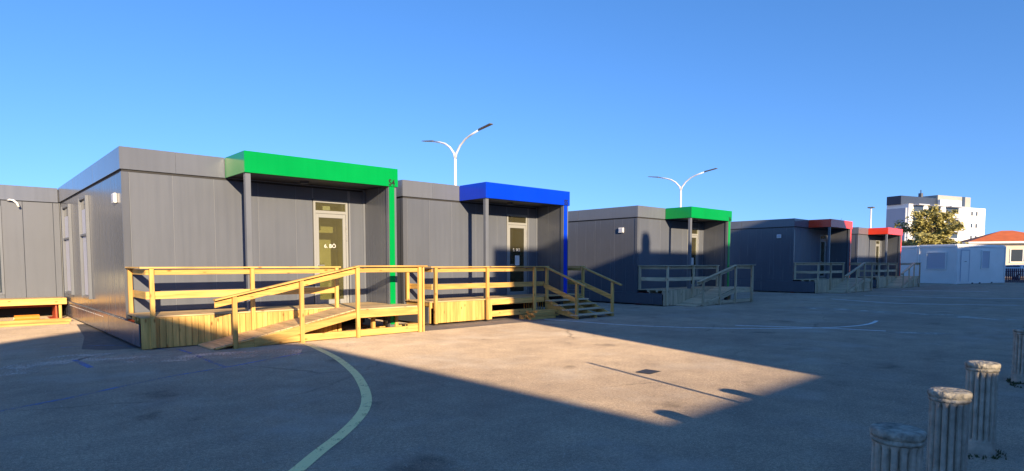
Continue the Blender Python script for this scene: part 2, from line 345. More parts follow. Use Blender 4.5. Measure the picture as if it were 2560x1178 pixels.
# ------------------------------------------------------------------ portable classrooms
YW, YF, DEP = 14.04, 12.82, 9.0
def classroom(x0, dz, htop, col, label, txt=None, doortxt=None, windows=(), lamp=None, width=5.5, glints=False, group='dark grey portable classrooms in a row', signs=True, notice=False):
    T = Thing('portable_classroom', label, 'building', (x0, YW, 0), group)
    zt = htop; zb = .5+dz; zf = zt-.435; x1 = x0+width; YB = YW+DEP
    kx = width/5.5; CW = 1.92*(kx+1)/2; cx0 = x0+CW                                     # canopy start
    dx0 = x0+3.93*kx; dx1 = dx0+.9*(kx+1)/2; ztr = 3.14+dz                  # door opening
    # core with a vestibule behind the door
    bm = bmesh.new()
    va, vb = dx0-.65, x1-.12
    box(bm, x0+.004, va, YW+.005, YB, zb, zf+.05); box(bm, vb, x1-.004, YW+.005, YB, zb, zf+.05)
    box(bm, va, dx0-.03, YW+.005, YW+.1, zb, ztr+.02); box(bm, dx1+.03, vb, YW+.005, YW+.1, zb, ztr+.02)
    box(bm, va, vb, YW+.005, YB, ztr+.02, zf+.05); box(bm, va, vb, YW+1.7, YB, zb, ztr+.02); box(bm, va, vb, YW+.1, YW+1.7, zb-.05, zb+.09)
    T.add('wall_core', bm, M['joint'])
    bm = bmesh.new()
    for a, b, c, d, e, f in ((va+.002, va+.02, YW+.102, YW+1.68, zb+.1, ztr), (vb-.02, vb-.002, YW+.102, YW+1.68, zb+.1, ztr), (va+.021, vb-.021, YW+1.65, YW+1.68, zb+.1, ztr)): box(bm, a, b, c, d, e, f)
    T.add('vestibule_wall', bm, M['inside'])
    T.box('vestibule_floor', (va+.021, vb-.021, YW+.103, YW+1.64, zb+.092, zb+.102), M['floor_in'], bev=0)
    T.box('notice_board', (dx0+.45, dx0+.95, YW+1.61, YW+1.645, zb+.25, zb+1.35), M['paper'], bev=0)
    # front wall panels
    seams = [.13] + [q*kx for q in (.9, 1.7, 2.63, 3.5)] + [dx0-x0-.02]
    for a, b in zip(seams, seams[1:]): T.box('wall_panel', (x0+a+.004, x0+b-.004, YW, YW+.058, zb, zf-.046), M['clad_front'], bev=.004)
    T.box('wall_panel', (dx1+.07, x1-.19, YW, YW+.058, zb, zf-.046), M['clad_front'], bev=.004)
    T.box('wall_panel', (dx0+.0, dx1, YW+.004, YW+.058, ztr, zf-.02), M['clad_front'], bev=.004)
    T.box('corner_trim', (x0-.012, x0+.122, YW-.012, YW+.12, zb, zf-.046), M['clad'], bev=.006)
    # side panels
    n = 9; wy = (DEP-.12)/n
    for k in range(n):
        T.box('wall_panel', (x0, x0+.058, YW+.125+k*wy, YW+.125+(k+1)*wy-.008, zb, zf-.046), M['clad'], bev=.004)
    for k in range(3):
        T.box('wall_panel', (x1-.058, x1, YW+.125+k*3*wy, YW+.125+(k+1)*3*wy-.008, zb, zf-.02), M['clad'], bev=.004)
    # fascia band, roof
    for a, b in ((0, CW/2), (CW/2+.003, CW)): T.box('fascia_panel', (x0+a-(.03 if a == 0 else 0), x0+b, YW-.035, YW-.005, zf, zt), M['fascia'], bev=.004)
    for k in range(3): T.box('fascia_panel', (x0-.032, x0-.004, YW-.004+k*3.01, YW+2.995+k*3.01, zf, zt), M['fascia'], bev=.004)
    T.box('fascia_panel', (x1+.004, x1+.03, YW, YB, zf, zt), M['fascia'], bev=.004)
    T.box('roof', (x0-.003, x1+.003, YW-.003, YB, zf+.02, zt-.03), M['roof_dark'], bev=0)
    T.box('shadow_gap', (x0+.001, x1-.001, YW+.002, YB, zf-.045, zf-.001), M['core'], bev=0)
    # canopy
    c = M[col]; cx1 = x1+.03
    sx_ = cx1 if txt in ('S4', 'S5') else cx0+(cx1-cx0)*.31
    bm = bmesh.new(); box(bm, cx0, sx_, YF, YF+.025, zf, zt); can = T.add('canopy', bm, c, bev=.005, label='%s fascia canopy over the entrance' % col)
    if sx_ < cx1: T.box('canopy_panel', (sx_+.004, cx1, YF+.001, YF+.025, zf, zt), c, can, bev=.005)
    T.box('canopy_end', (cx0+.0015, cx0+.025, YF+.027, YW-.037, zf, zt), c, can, bev=.004)
    T.box('canopy_end', (cx1-.025, cx1-.0015, YF+.027, YW-.037, zf, zt), c, can, bev=.004)
    T.box('canopy_top', (cx0+.026, cx1-.026, YF+.026, YW-.004, zt-.05, zt-.02), M['roof_dark'], can, bev=0)
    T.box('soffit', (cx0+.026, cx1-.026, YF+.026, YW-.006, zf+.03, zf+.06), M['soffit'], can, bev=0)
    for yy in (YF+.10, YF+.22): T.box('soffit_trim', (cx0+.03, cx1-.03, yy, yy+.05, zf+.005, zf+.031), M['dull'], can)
    bm = bmesh.new(); tube(bm, [(cx0+1.6, YW-.45, zf+.032), (cx0+1.6, YW-.45, zf-.02)], [.11, .1], 16); T.add('soffit_lamp', bm, M['dull'], can)
    if txt: letters(T, txt, .21, (cx1-.262, YF-.003, zf+.022), M['black'], can, bold=.006, sx=.86)
    # post, wing wall
    T.box('canopy_post', (cx0+.03, cx0+.14, YF+.05, YF+.16, .05, zf+.03), M['trim'], bev=.006)
    wx = x1-.19
    T.box('wing_wall', (wx, x1, YF+.20, YW-.002, zb-.3, zf+.02), M['clad'], bev=.004)
    T.box('wing_joint', (wx+.012, x1-.01, YF+.165, YF+.20, zb-.3, zf+.02), M['core'], bev=0)
    T.box('wing_column', (wx-.02, x1+.012, YF+.045, YF+.165, .05, zf+.02), M['trim'], bev=.006)
    T.box('colour_strip', (wx-.012, wx+.132, YF+.02, YF+.044, .12, zf-.002), c, bev=.004)
    T.box('wall_strip', (wx-.06, wx-.003, YW-.02, YW-.001, zb, zf), M['trim'])
    # door
    yd = YW+.03
    D = T.box('door', (dx0+.012, dx1-.012, yd+.012, yd+.05, zb+.12, zb+.14), M['frame'])
    zl = 2.82+dz
    for nm, b in (('frame', (dx0, dx0+.055, yd-.03, yd+.05, zb+.1, ztr)), ('frame', (dx1-.055, dx1, yd-.03, yd+.05, zb+.1, ztr)), ('frame', (dx0+.055, dx1-.055, yd-.028, yd+.05, ztr-.06, ztr)), ('frame', (dx0+.055, dx1-.055, yd-.028, yd+.05, zl, zl+.07)),
                  ('stile', (dx0+.06, dx0+.135, yd-.02, yd+.03, zb+.11, zl-.006)), ('stile', (dx1-.135, dx1-.06, yd-.02, yd+.03, zb+.11, zl-.006)), ('rail', (dx0+.136, dx1-.136, yd-.02, yd+.03, zl-.1, zl-.006)), ('rail', (dx0+.136, dx1-.136, yd-.02, yd+.03, zb+.11, zb+.22))):
        T.box(nm, b, M['frame'], D)
    T.box('pane', (dx0+.136, dx1-.136, yd, yd+.008, zb+.22, zl-.1), M['glass'], D, bev=0)
    T.box('pane', (dx0+.056, dx1-.056, yd, yd+.008, zl+.07, ztr-.06), M['glass'], D, bev=0)
    if signs: T.box('exit_sign', (dx0+.33, dx0+.52, yd+.16, yd+.2, zl+.10, zl+.2), M['white'], D)
    bm = bmesh.new(); tube(bm, [(dx0+.1, yd-.02, zb+1.06), (dx0+.1, yd-.075, zb+1.06)], .012, 8); tube(bm, [(dx0+.09, yd-.07, zb+1.06), (dx0+.24, yd-.07, zb+1.06)], .011, 8); T.add('handle', bm, M['steel'], D)
    T.box('lock_plate', (dx0+.085, dx0+.115, yd-.03, yd-.018, zb+.9, zb+.98), M['steel'], D)
    for zz in (.35, 1.75, 2.05): T.box('hinge', (dx1-.065, dx1-.035, yd-.055, yd-.031, zb+zz-.08, zb+zz+.1), M['steel'], D)
    if notice: T.box('notice', (dx0+.36, dx0+.55, yd-.006, yd-.002, 1.55+dz, 1.86+dz), M['white'], D, bev=0)
    if doortxt:
        letters(T, doortxt, .13, (dx0+.27, yd-.003, 1.99+dz), M['white'], D, bold=.0)
    # under-floor frame, feet, skirts
    T.box('base_frame', (x0+.1, x1-.1, YW+.25, YB-.2, .06, zb-.001), M['core'], bev=0)
    T.box('steel_beam', (x0+.02, x1-.02, YW+.06, YW+.18, zb-.18, zb-.002), M['redsteel'])
    for xx in (x0+.25, x0+2.75, x1-.3):
        bm = bmesh.new(); box(bm, xx-.02, xx+.02, YW+.04, YW+.2, .012, zb-.181); box(bm, xx-.12, xx+.12, YW+.02, YW+.22, 0, .012); T.add('steel_foot', bm, M['redsteel'])
    sk = T.box('skirt_panel', (x0-.03, x0-.006, YF+.05, YB-.1, .06, zb-.02), M['clad'], bev=.004)
    T.box('skirt_lip', (x0-.034, x0+.02, YW-.0, YB-.1, zb-.019, zb-.001), M['trim'], bev=.003)
    if glints:
        for k in range(22): T.box('rivet_glint', (x0-.034, x0-.029, YW+2.4+k*.24, YW+2.5+k*.24, .395, .41), M['white'], sk, bev=0)  # white dashes painting the reflection along a line of rivets
    for (ya, yb, za, zc) in windows:
        w = T.box('window', (x0-.012, x0-.002, ya+.06, yb-.06, za+.06, zc-.06), M['glass_far'], bev=0)
        for b in ((ya, ya+.06, za, zc), (yb-.06, yb, za, zc)): T.box('frame', (x0-.075, x0-.001, *b), M['trim'], w)
        for b in ((ya+.061, yb-.061, za, za+.06), (ya+.061, yb-.061, zc-.06, zc), (ya+.061, yb-.061, (za+zc)/2+.3, (za+zc)/2+.35)): T.box('frame', (x0-.06, x0-.001, *b), M['trim'], w)
        T.box('blind', (x0-.0135, x0-.0125, ya+.1, yb-.14, za+.08, zc-.3), M['shutter'], w, bev=0)
    if lamp:
        ly, lz = lamp; Lp = T.box('wall_lamp', (x0-.06, x0-.001, ly-.12, ly+.12, lz-.1, lz+.1), M['white'], bev=.012)
        T.box('grille', (x0-.067, x0-.061, ly-.09, ly+.09, lz-.06, lz+.07), M['shutter'], Lp)
    return T
classroom(2.55, 0, 3.89, 'green', 'dark grey portable classroom with green canopy marked S4 and door 6', 'S4', '6. BÓ', windows=((17.9, 19.05, .73, 3.26), (20.8, 22.2, .73, 3.26)), lamp=(14.66, 2.93), glints=True)
classroom(9.0, 0, 3.84, 'blue', 'dark grey portable classroom with the blue canopy marked S5', 'S5', '5. IKS', notice=True, width=5.28)
classroom(19.58, 0, 3.84, 'green', 'dark grey portable classroom with green canopy, standing right after the blue one', 'S6', None, notice=True, lamp=(14.8, 2.92), width=5.05)
classroom(33.95, .17, 4.07, 'red', 'shaded dark grey portable classroom with red canopy and white lamp on its long side', None, None, lamp=(14.84, 3.12), width=5.2)
classroom(43.99, .10, 4.0, 'red', 'dark grey portable classroom with red canopy beside the white site cabins', None, None, width=5.05)

# connecting building at the far left
T = Thing('portable_classroom', 'long dark grey portable building behind, with the timber platform along its front', 'building', (2, 23.04, 0))
yb = 23.04
T.box('wall_core', (-9, 9, yb+.06, yb+5, .5, 3.5), M['joint'], bev=0)
for a, b in ((-6.2, -5.2), (-5.2, -4.2), (-4.2, -3.2), (-3.2, -2.2), (-2.2, -1.2), (-1.2, -.1), (1.16, 1.65), (1.65, 2.37), (2.37, 2.53)):
    T.box('wall_panel', (a+.004, b-.004, yb, yb+.058, .5, 3.43), M['clad_front'], bev=.004)
T.box('wall_panel', (-.1, 1.156, yb, yb+.058, 3.27, 3.43), M['clad_front']); T.box('wall_panel', (-.1, 1.156, yb, yb+.058, .5, .7), M['clad_front'])
for a, b in ((-6, -3.9), (-3.897, -1.8), (-1.797, .3), (.303, 2.5)): T.box('fascia_panel', (a, b, yb-.035, yb-.005, 3.45, 3.88), M['fascia'], bev=.004)
T.box('roof', (-9, 9, yb, yb+5, 3.47, 3.85), M['roof_dark'], bev=0)
T.box('shadow_gap', (-6, 2.5, yb+.01, yb+.06, 3.432, 3.449), M['core'], bev=0)
w = T.box('window', (-.04, 1.1, yb+.02, yb+.03, .76, 3.21), M['glass_far'], bev=0)
for b in ((-.1, -.04, .7, 3.27), (1.1, 1.16, .7, 3.27), (-.039, 1.099, .7, .76), (-.039, 1.099, 3.21, 3.27)): T.box('frame', (b[0], b[1], yb-.03, yb+.05, b[2], b[3]), M['trim'], w)
T.box('blind', (.2, 1.05, yb+.012, yb+.018, .8, 1.3), M['paper'], w, bev=0)
bm = bmesh.new(); tube(bm, [(1.32, yb-.03, 3.43), (1.36, yb-.12, 3.45), (1.44, yb-.17, 3.44), (1.52, yb-.17, 3.36), (1.56, yb-.17, 3.25)], .03, 10); T.add('overflow_pipe', bm, M['white'], smooth=True)
T.box('base_frame', (-6, 8, yb+.2, yb+4.5, .05, .5), M['core'], bev=0)
T.box('steel_beam', (-6, 2.4, yb-.1, yb+.04, .3, .49), M['redsteel'])
for xx in (2.25, -.4, -3):
    bm = bmesh.new(); box(bm, xx-.02, xx+.02, 22.1, yb-.1, .012, .4); box(bm, xx-.15, xx+.15, 22.05, yb-.1, 0, .012); T.add('steel_foot', bm, M['redsteel'])
# timber platform before it
T = Thing('timber_platform', 'low yellow timber platform along the far left building', 'platform', (0, 22.4, 0))
for k in range(8): T.box('plank', (-5, 2.49, 21.98+k*.128, 21.98+k*.128+.122, .57, .598), DX)
T.box('edge_board', (-5, 2.49, 21.93, 21.965, .42, .575), WX); T.box('edge_board', (-5, 2.49, 21.935, 21.967, .577, .6), WX)
for xx in (-4, -2, .2, 2.3): T.box('leg', (xx, xx+.07, 22.0, 22.07, 0, .57), WZ)

# lumber on the ground far left, wrap roll
lg = 'loose boards on the ground at the far left'
for i, (xa, xb, y0, w_, h_) in enumerate(((-1, 2.3, 19.9, .14, .05), (-.6, 2.25, 20.15, .14, .05), (-1, 2.42, 20.6, .1, .1))):
    bm = bmesh.new(); box(bm, xa, xb, y0, y0+w_, 0, h_)
    single('timber_board', bm, WX, ('wide yellow board lying on sunlit ground near the classroom skirt', 'yellow board lying just behind the front one on sunlit ground', 'square yellow batten lying closest to the timber platform')[i], 'board', lg, bev=.004, loc=((xa+xb)/2, y0, 0))
T = Thing('wrap_roll', 'orange wrapped roll lying below the timber platform', 'roll', (1.5, 21.55, 0))
bm = bmesh.new(); tube(bm, [(1.25, 21.5, .09), (1.8, 21.52, .09)], .09, 16); T.add('roll_body', bm, M['orange'], smooth=False)
bm = bmesh.new(); tube(bm, [(1.235, 21.5, .09), (1.25, 21.5, .09)], .035, 10); T.add('roll_core', bm, M['paper'])

# ------------------------------------------------------------------ decks
PX, PY, PZ, QX, QY = WX, WY, WZ, DX, DY
def ramp_deck(x0, dz, label, xr=(1.35, 2.65, 3.9, 5.5), open_=True, low=.95, old=False):
    WX, WY, WZ, DX, DY = (GX, GY, GZ, GX, GY) if old else (PX, PY, PZ, QX, QY)
    T = Thing('ramp_deck', label, 'wooden ramp', (x0+2.7, 12.9, 0), 'timber ramps before the classrooms')
    H = .62+dz; Yf, Yr, Yb = 12.85, 11.9, 14.0; E = x0+xr[2]; X1 = x0+xr[3]+.06; zr = H+.92; A = x0+low
    jit = lambda a=.004: random.uniform(-a, a)
    # walkway planks
    for k in range(9): T.box('plank', (x0+.005, E+jit(.002), Yf+k*.128+.002, Yf+k*.128+.124, H-.03, H+jit(.002)), DX)
    for k in range(16): T.box('plank', (E+.006, X1+jit(.01), Yr+.04+k*.128, Yr+.04+k*.128+.123, H-.03, H+jit(.002)), DX)
    # ramp planks across
    n = int((E-A)/.127); sl = (H-.03)/(E-A)
    for k in range(n):
        xa = A+k*(E-A)/n; xb = A+(k+1)*(E-A)/n-.006
        T.slope('ramp_plank', (xa, (Yr+Yf)/2+.01, .03+(xa-A)*sl), (xb, (Yr+Yf)/2+.01, .03+(xb-A)*sl), Yf-Yr-.07, .028, DY)
    # skirt boards of the walkway
    n = 33
    for k in range(n):
        xa = x0+.19+k*(E-x0-.2)/n; xb = xa+(E-x0-.2)/n-.007
        T.box('skirt_board', (xa, xb, Yf-.022+jit(.002), Yf-.0, .015+abs(jit(.012)), H-.034), WZ)
    T.box('skirt_board', (x0-.0, x0+.183, Yf-.024, Yf, .012, H-.033), WZ)
    T.box('joist', (x0+.03, E, Yf+.02, Yf+.07, H-.18, H-.032), WX); T.box('joist', (x0+.03, X1-.1, Yf+.6, Yf+.65, H-.18, H-.032), WX)
    for yy in (13.1, 13.5): T.box('bearer', (x0+.006, x0+.07, yy, yy+.07, H-.1, H-.031), WY)
    # front rail of the walkway
    px = [x0+.15, x0+1.97, x0+3.83]
    for i, xx in enumerate(px):
        T.box('post', (xx, xx+.075, Yf-.1, Yf-.026, .03 if i == 0 else max(.03, .03+(xx-A)*sl+.002), zr-.03), WZ, bev=.005)
    T.box('rail_cap', (x0-.01, x0+3.95, Yf-.125, Yf+.02, zr-.03, zr), WX, bev=.004)
    for za, zb in ((zr-.15, zr-.045), (zr-.6, zr-.46)): T.box('rail_board', (x0+.1, x0+3.91, Yf-.024, Yf+.006, za, zb), WX)
    # left end rail
    T.box('post', (x0+.02, x0+.095, Yb-.1, Yb-.02, H, zr-.03), WZ, bev=.005)
    T.box('rail_cap', (x0-.01, x0+.12, Yf+.021, Yb, zr-.03, zr), WY, bev=.004)
    for za, zb in ((zr-.15, zr-.045), (zr-.6, zr-.46)): T.box('rail_board', (x0+.096, x0+.124, Yf+.01, Yb-.02, za, zb), WY)
    # outer ramp rail
    xs = [x0+a for a in xr]; zcap = lambda x: zr+.02 if x >= E else zr+.02-(E-x)*(.6+dz)/(E-A-.1)
    for i, xx in enumerate(xs):
        T.box('post', (xx-.04, xx+.04, Yr-.05, Yr+.022, 0, zcap(xx)-.035), WZ, bev=.005)
    T.box('post', (X1+.02, X1+.06, Yr-.035, Yr+.022, 0, zr-.012), WZ)
    xa = xs[0]-.36
    T.slope('rail_cap', (xa, Yr-.02, zcap(xa)), (E, Yr-.02, zr+.02), .135, .03, WX, bev=.004)
    T.box('rail_cap', (E+.002, X1+.12, Yr-.0875, Yr+.0475, zr-.01, zr+.02), WX, bev=.004)
    T.slope('rail_board', (xa+.02, Yr+.038, zcap(xa)-.035), (E, Yr+.038, zr-.02), .028, .13, WX)
    T.box('rail_board', (E+.002, X1, Yr+.024, Yr+.052, zr-.13, zr-.02), WX)
    # stringers
    T.slope('stringer', (A+.05, Yr+.005, .028), (E, Yr+.005, H-.032), .03, .02, WX)
    T.slope('stringer', (A+.75, Yr+.006, .145), (E, Yr+.006, H-.034), .032, .15, WX)
    T.box('edge_beam', (E+.041, X1, Yr+.0225, Yr+.055, H-.2, H-.031), WX)
    T.box('low_rail', (x0+xr[1]+.04, X1-.05, Yr+.0225, Yr+.05, .02, .16), WX)
    T.slope('low_rail', (A+.42, Yr+.023, .12), (x0+xr[1]-.041, Yr+.023, .16), .025, .13, WX)
    # right end rail
    T.box('post', (X1-.04, X1+.035, 13.5, 13.575, 0, zr-.03), WZ, bev=.005)
    T.box('rail_cap', (X1-.03, X1+.1, Yr+.05, 13.95, zr-.032, zr-.002), WY, bev=.004)
    T.box('rail_board', (X1-.07, X1-.041, Yr+.06, 13.9, zr-.15, zr-.045), WY)
    T.box('edge_beam', (X1-.03, X1+.0, Yr+.06, 13.49, H-.2, H-.031), WY)
    for xx, yy in ((E+.05, 12.9), (E+.7, 12.5), (X1-.15, 12.8)): T.box('leg', (xx, xx+.08, yy, yy+.08, 0, H-.03), WZ)
    if not open_:
        n = 24
        for k in range(n):
            xa = A+.5+k*(X1-A-.5)/n; xb = xa+(X1-A-.5)/n-.006
            zt = min(H-.04, .03+(xa-A)*sl-.03)
            T.box('skirt_board', (xa, xb, Yr+.06, Yr+.08, .015, zt), WZ)
    return T
ramp_deck(2.55, 0, 'yellow timber ramp and deck at the green canopied classroom marked S4')
ramp_deck(19.58, .0, 'shaded timber ramp and deck at the second green canopied classroom', xr=(1.2, 2.45, 3.7, 5.1), low=.85, old=True)
ramp_deck(33.95, .13, 'shaded boarded timber ramp at the red classroom with the side lamp', xr=(1.95, 3.3, 4.55, 5.85), open_=False, low=1.5, old=True)
ramp_deck(43.99, .12, 'shaded boarded timber ramp at the red classroom beside the white cabins', xr=(2.0, 3.3, 4.45, 5.8), open_=False, low=1.5, old=True)

# S5 deck with steps
T = Thing('stair_deck', 'timber deck with open steps at the blue canopied classroom', 'wooden deck', (11.5, 12.9, 0))
H, zr, Yf, Yb = .63, 1.53, 12.87, 14.0
for k in range(9): T.box('plank', (9.0, 14.95, Yf-.03+k*.128, Yf-.03+k*.128+.123, H-.03, H), DX)
n = 15
for k in range(n):
    xa = 9.22+k*1.6/n; T.box('skirt_board', (xa, xa+1.6/n-.004, Yf-.045, Yf-.022, .06, H-.034), WZ)
T.box('skirt_board', (10.96, 11.1, Yf-.04, Yf-.02, .05, H-.032), WZ)
T.box('edge_beam', (11.102, 13.2, Yf-.04, Yf-.005, H-.18, H-.031), WX); T.box('edge_beam', (9.05, 9.1, Yf, Yb, H-.18, H-.031), WY)
T.box('low_rail', (11.102, 12.68, Yf-.04, Yf-.005, .12, .28), WX)
T.box('skirt_board', (9.02, 9.06, 12.9, 13.08, .1, .25), WZ); T.box('skirt_board', (9.02, 9.06, 12.9, 13.08, .5, .598), WZ); T.box('skirt_board', (9.02, 9.06, 12.87, 12.92, .06, .598), WZ)
for k in range(9): T.box('slat', (12.8+k*.1, 12.83+k*.1, 13.3, 13.33, .03, H-.04), WZ)
for xx, y0, z0 in ((9.11, Yf-.12, .05), (10.86, Yf-.12, .05), (12.69, Yf-.12, .02), (13.2, Yf-.14, 0), (14.86, Yf-.14, .0)):
    T.box('post', (xx, xx+.08, y0, y0+.075, z0, zr-.03), WZ, bev=.005)
T.box('post', (9.0, 9.075, Yb-.12, Yb-.04, H, zr-.03), WZ, bev=.005); T.box('post', (14.88, 14.955, Yb-.5, Yb-.42, H, zr-.03), WZ, bev=.005)
T.box('rail_cap', (8.97, 13.3, Yf-.15, Yf-.01, zr-.03, zr), WX, bev=.004); T.box('rail_cap', (8.97, 9.11, Yf-.009, Yb, zr-.03, zr), WY, bev=.004)
T.box('rail_cap', (14.85, 14.98, Yf-.15, Yb, zr-.03, zr), WY, bev=.004)
for za, zb in ((zr-.15, zr-.045), (zr-.6, zr-.46)):
    T.box('rail_board', (9.12, 13.19, Yf-.044, Yf-.016, za, zb), WX) if za > 1.2 else T.box('rail_board', (9.12, 13.19, Yf-.044, Yf-.016, za, zb), WX)
    T.box('rail_board', (9.08, 9.108, Yf-.01, Yb-.05, za, zb), WY); T.box('rail_board', (14.83, 14.858, Yf-.05, Yb, za, zb), WY)
steps = ((.13, 11.45), (.26, 11.79), (.385, 12.12), (.51, 12.45))
for z, y in steps: T.box('step', (13.14, 14.82, y, y+.29, z-.04, z), GX, bev=.006)
for xx in (13.19, 14.0, 14.74):
    bm = bmesh.new(); hexa(bm, [(xx, 11.5, .0), (xx+.04, 11.5, .0), (xx+.04, 12.8, .22), (xx, 12.8, .22), (xx, 11.5, .088), (xx+.04, 11.5, .088), (xx+.04, 12.8, .595), (xx, 12.8, .595)]); T.add('stringer', bm, WY)
    for z, y in steps: T.box('tread_block', (xx-.005, xx+.045, y+.03, y+.1, max(0, z-.13), z-.041), WZ)
for xx in (13.16, 14.80):
    T.box('post', (xx, xx+.08, 11.5, 11.575, 0, 1.03), WZ, bev=.005)
    T.slope('handrail', (xx+.04, 12.8, zr+.0), (xx+.04, 11.2, .98), .1, .045, WY, bev=.006)
    T.slope('rail_board', (xx+.0-.018 if xx < 14 else xx+.098, 12.8, zr-.5), (xx-.018 if xx < 14 else xx+.098, 11.54, .62), .026, .14, WY)

# lumber pile by the steps, boards under the S4 deck
rr = random.Random(3)
pl = []
for row in range(4):
    for k in range(4-row//2):
        xa = 12.15+rr.uniform(-.12, .1)+row*.05; L_ = 1.05+rr.uniform(-.15, .1); y0 = 12.28+k*.125+rr.uniform(-.012, .012)
        bm = bmesh.new(); box(bm, xa, xa+L_, y0, y0+.112, row*.062, row*.062+.058)
        o = single('timber_board', bm, WX, 'short offcut board in the %s of the pile beside the open steps' % ('bottom layer', 'second layer', 'third layer', 'topmost layer')[row], 'board', 'offcut boards piled beside the open steps', bev=.004, loc=(xa+L_/2, y0, row*.062))
        pl.append(o)
for i, (xa, xb, y0, h) in enumerate(((6.0, 7.9, 12.35, 0), (6.15, 7.7, 12.5, 0), (5.7, 7.6, 12.7, 0), (7.75, 9.0, 13.2, 0), (7.7, 8.95, 13.35, 0), (6.1, 7.65, 12.38, .052))):
    bm = bmesh.new(); box(bm, xa, xb, y0, y0+.13, h, h+.05)
    single('timber_board', bm, WX, ('long board under the S4 platform, nearest the ramp rail', 'board under the S4 platform, partly below a second one', 'board under the S4 platform, close to the classroom wall', 'loose board on the ground by the wing wall, outer one', 'loose board on the ground by the wing wall, inner one', 'board lying on top of another under the S4 platform')[i], 'board', 'loose boards under the deck', bev=.004, loc=((xa+xb)/2, y0, h))

# ------------------------------------------------------------------ bollards
def bollard(x, y, label, h=.77, r=.113, tilt=(0, 0)):
    T = Thing('bollard', label, 'bollard', (x, y, 0), 'fluted concrete bollards'); T.o.rotation_euler = (tilt[0], tilt[1], random.uniform(0, 1))
    bm = bmesh.new(); nf = 15; sub = 8; N = nf*sub; rings = []
    prof = [(0, 1.0, 0), (.10, .985, 0), (.11, .985, 0), (.13, .985, .9), (.3, .98, 1), (h*.6, .975, 1), (h-.10, .97, 1), (h-.075, .975, .2), (h-.07, .98, 0)]
    for z, s, fl in prof:
        rg = []
        for k in range(N):
            a = 2*math.pi*k/N; t = (k % sub)/sub; dpt = (1-math.sin(math.pi*t))**1.6
            rr_ = r*s - .027*fl*dpt
            rg.append(bm.verts.new((x+rr_*math.cos(a), y+rr_*math.sin(a), z)))
        rings.append(rg)
    for a, b in zip(rings, rings[1:]):
        for k in range(N): bm.faces.new((a[k], a[(k+1) % N], b[(k+1) % N], b[k]))
    bm.faces.new(rings[0][::-1]); bm.faces.new(rings[-1])
    T.add('shaft', bm, M['concrete'])
    bm = bmesh.new(); rings = []
    for z, s in ((h-.069, .965), (h-.066, 1.02), (h-.058, 1.045), (h-.05, 1.04), (h-.046, 1.0), (h-.042, 1.0), (h-.038, 1.06), (h-.026, 1.085), (h-.014, 1.08), (h-.005, 1.05), (h+.0, .98), (h+.003, .8), (h+.004, .6), (h+.005, .4), (h+.004, .2)):
        rings.append([bm.verts.new((x+r*s*math.cos(2*math.pi*k/48)*(1+random.uniform(-.006, .006)), y+r*s*math.sin(2*math.pi*k/48)*(1+random.uniform(-.006, .006)), z+random.uniform(-.001, .001))) for k in range(48)])
    for a, b in zip(rings, rings[1:]):
        for k in range(48): bm.faces.new((a[k], a[(k+1) % 48], b[(k+1) % 48], b[k]))
    bm.faces.new(rings[0][::-1]); bm.faces.new(rings[-1])
    T.add('cap', bm, M['lichen'], smooth=True)
bollard(6.37, 1.04, 'fluted concrete bollard with sunlit cap, standing second along from the fully shaded one')
bollard(4.80, .95, 'fluted concrete bollard with sunlit cap, standing right next to the fully shaded one')
bollard(3.45, .89, 'fluted concrete bollard wholly in shade with a dark mossy cap', h=.78)
bollard(10.6, 1.30, 'lone shaded concrete bollard standing apart beside a strip of moss', h=.72)
bm = bmesh.new(); rg = random.Random(5)
for k in range(420):
    a = rg.uniform(0, 6.28); q = abs(rg.gauss(0, .05)); sel = rg.random()
    cx, cy = (10.6, 1.3) if sel < .45 else ((6.37, 1.04) if sel < .7 else (10.3, 1.22))
    x, y = cx+math.cos(a)*(.14+q)*1.2, cy+math.sin(a)*(.12+q*.6); h = rg.uniform(.01, .04); w = .008; t = rg.uniform(0, 6.28)
    v = [bm.verts.new((x-w*math.cos(t), y-w*math.sin(t), 0)), bm.verts.new((x+w*math.cos(t), y+w*math.sin(t), 0)), bm.verts.new((x+rg.uniform(-.02, .02), y+rg.uniform(-.02, .02), h))]; bm.faces.new(v)
single('moss_tufts', bm, M['grass'], 'low dark moss and grass tufts round the bollard feet', 'moss', kind='stuff')

# ------------------------------------------------------------------ street lamps
def street_lamp(x, y, label, g):
    T = Thing('street_lamp', label, 'street lamp', (x, y, 0), g)
    bm = bmesh.new(); tube(bm, [(x, y, 0), (x, y, 4), (x, y, 8.02)], [.12, .1, .08], 14); T.add('pole', bm, M['lamp_white'], smooth=True)
    for s in (-1, 1):
        bm = bmesh.new(); pts = [(0, 7.9), (.1, 8.25), (.5, 8.68), (1.0, 8.98), (1.5, 9.14), (2.3, 9.32)]
        tube(bm, [(x, y+s*a, z) for a, z in pts], [.075, .072, .065, .06, .055, .05], 10); arm = T.add('arm', bm, M['lamp_white'], smooth=True)
        bm = bmesh.new(); a0, a1 = 2.25, 3.35; z0, z1 = 9.31, 9.47
        hexa(bm, [(x-.07, y+s*a0, z0-.03), (x+.07, y+s*a0, z0-.03), (x+.15, y+s*a1, z1-.01), (x-.15, y+s*a1, z1-.01), (x-.06, y+s*a0, z0+.07), (x+.06, y+s*a0, z0+.07), (x+.12, y+s*a1, z1+.04), (x-.12, y+s*a1, z1+.04)])
        T.add('lamp_head', bm, M['lamp_dark'], arm, bev=.01)
street_lamp(22.78, 29.71, 'white double armed street lamp rising behind the blue canopied classroom', 'double armed street lamps')
street_lamp(46.98, 29.19, 'white double armed street lamp rising behind the second green canopy', 'double armed street lamps')
T = Thing('street_lamp', 'thin pale pole with small flat cap behind the red canopies', 'street lamp', (88.8, 26.9, 0))
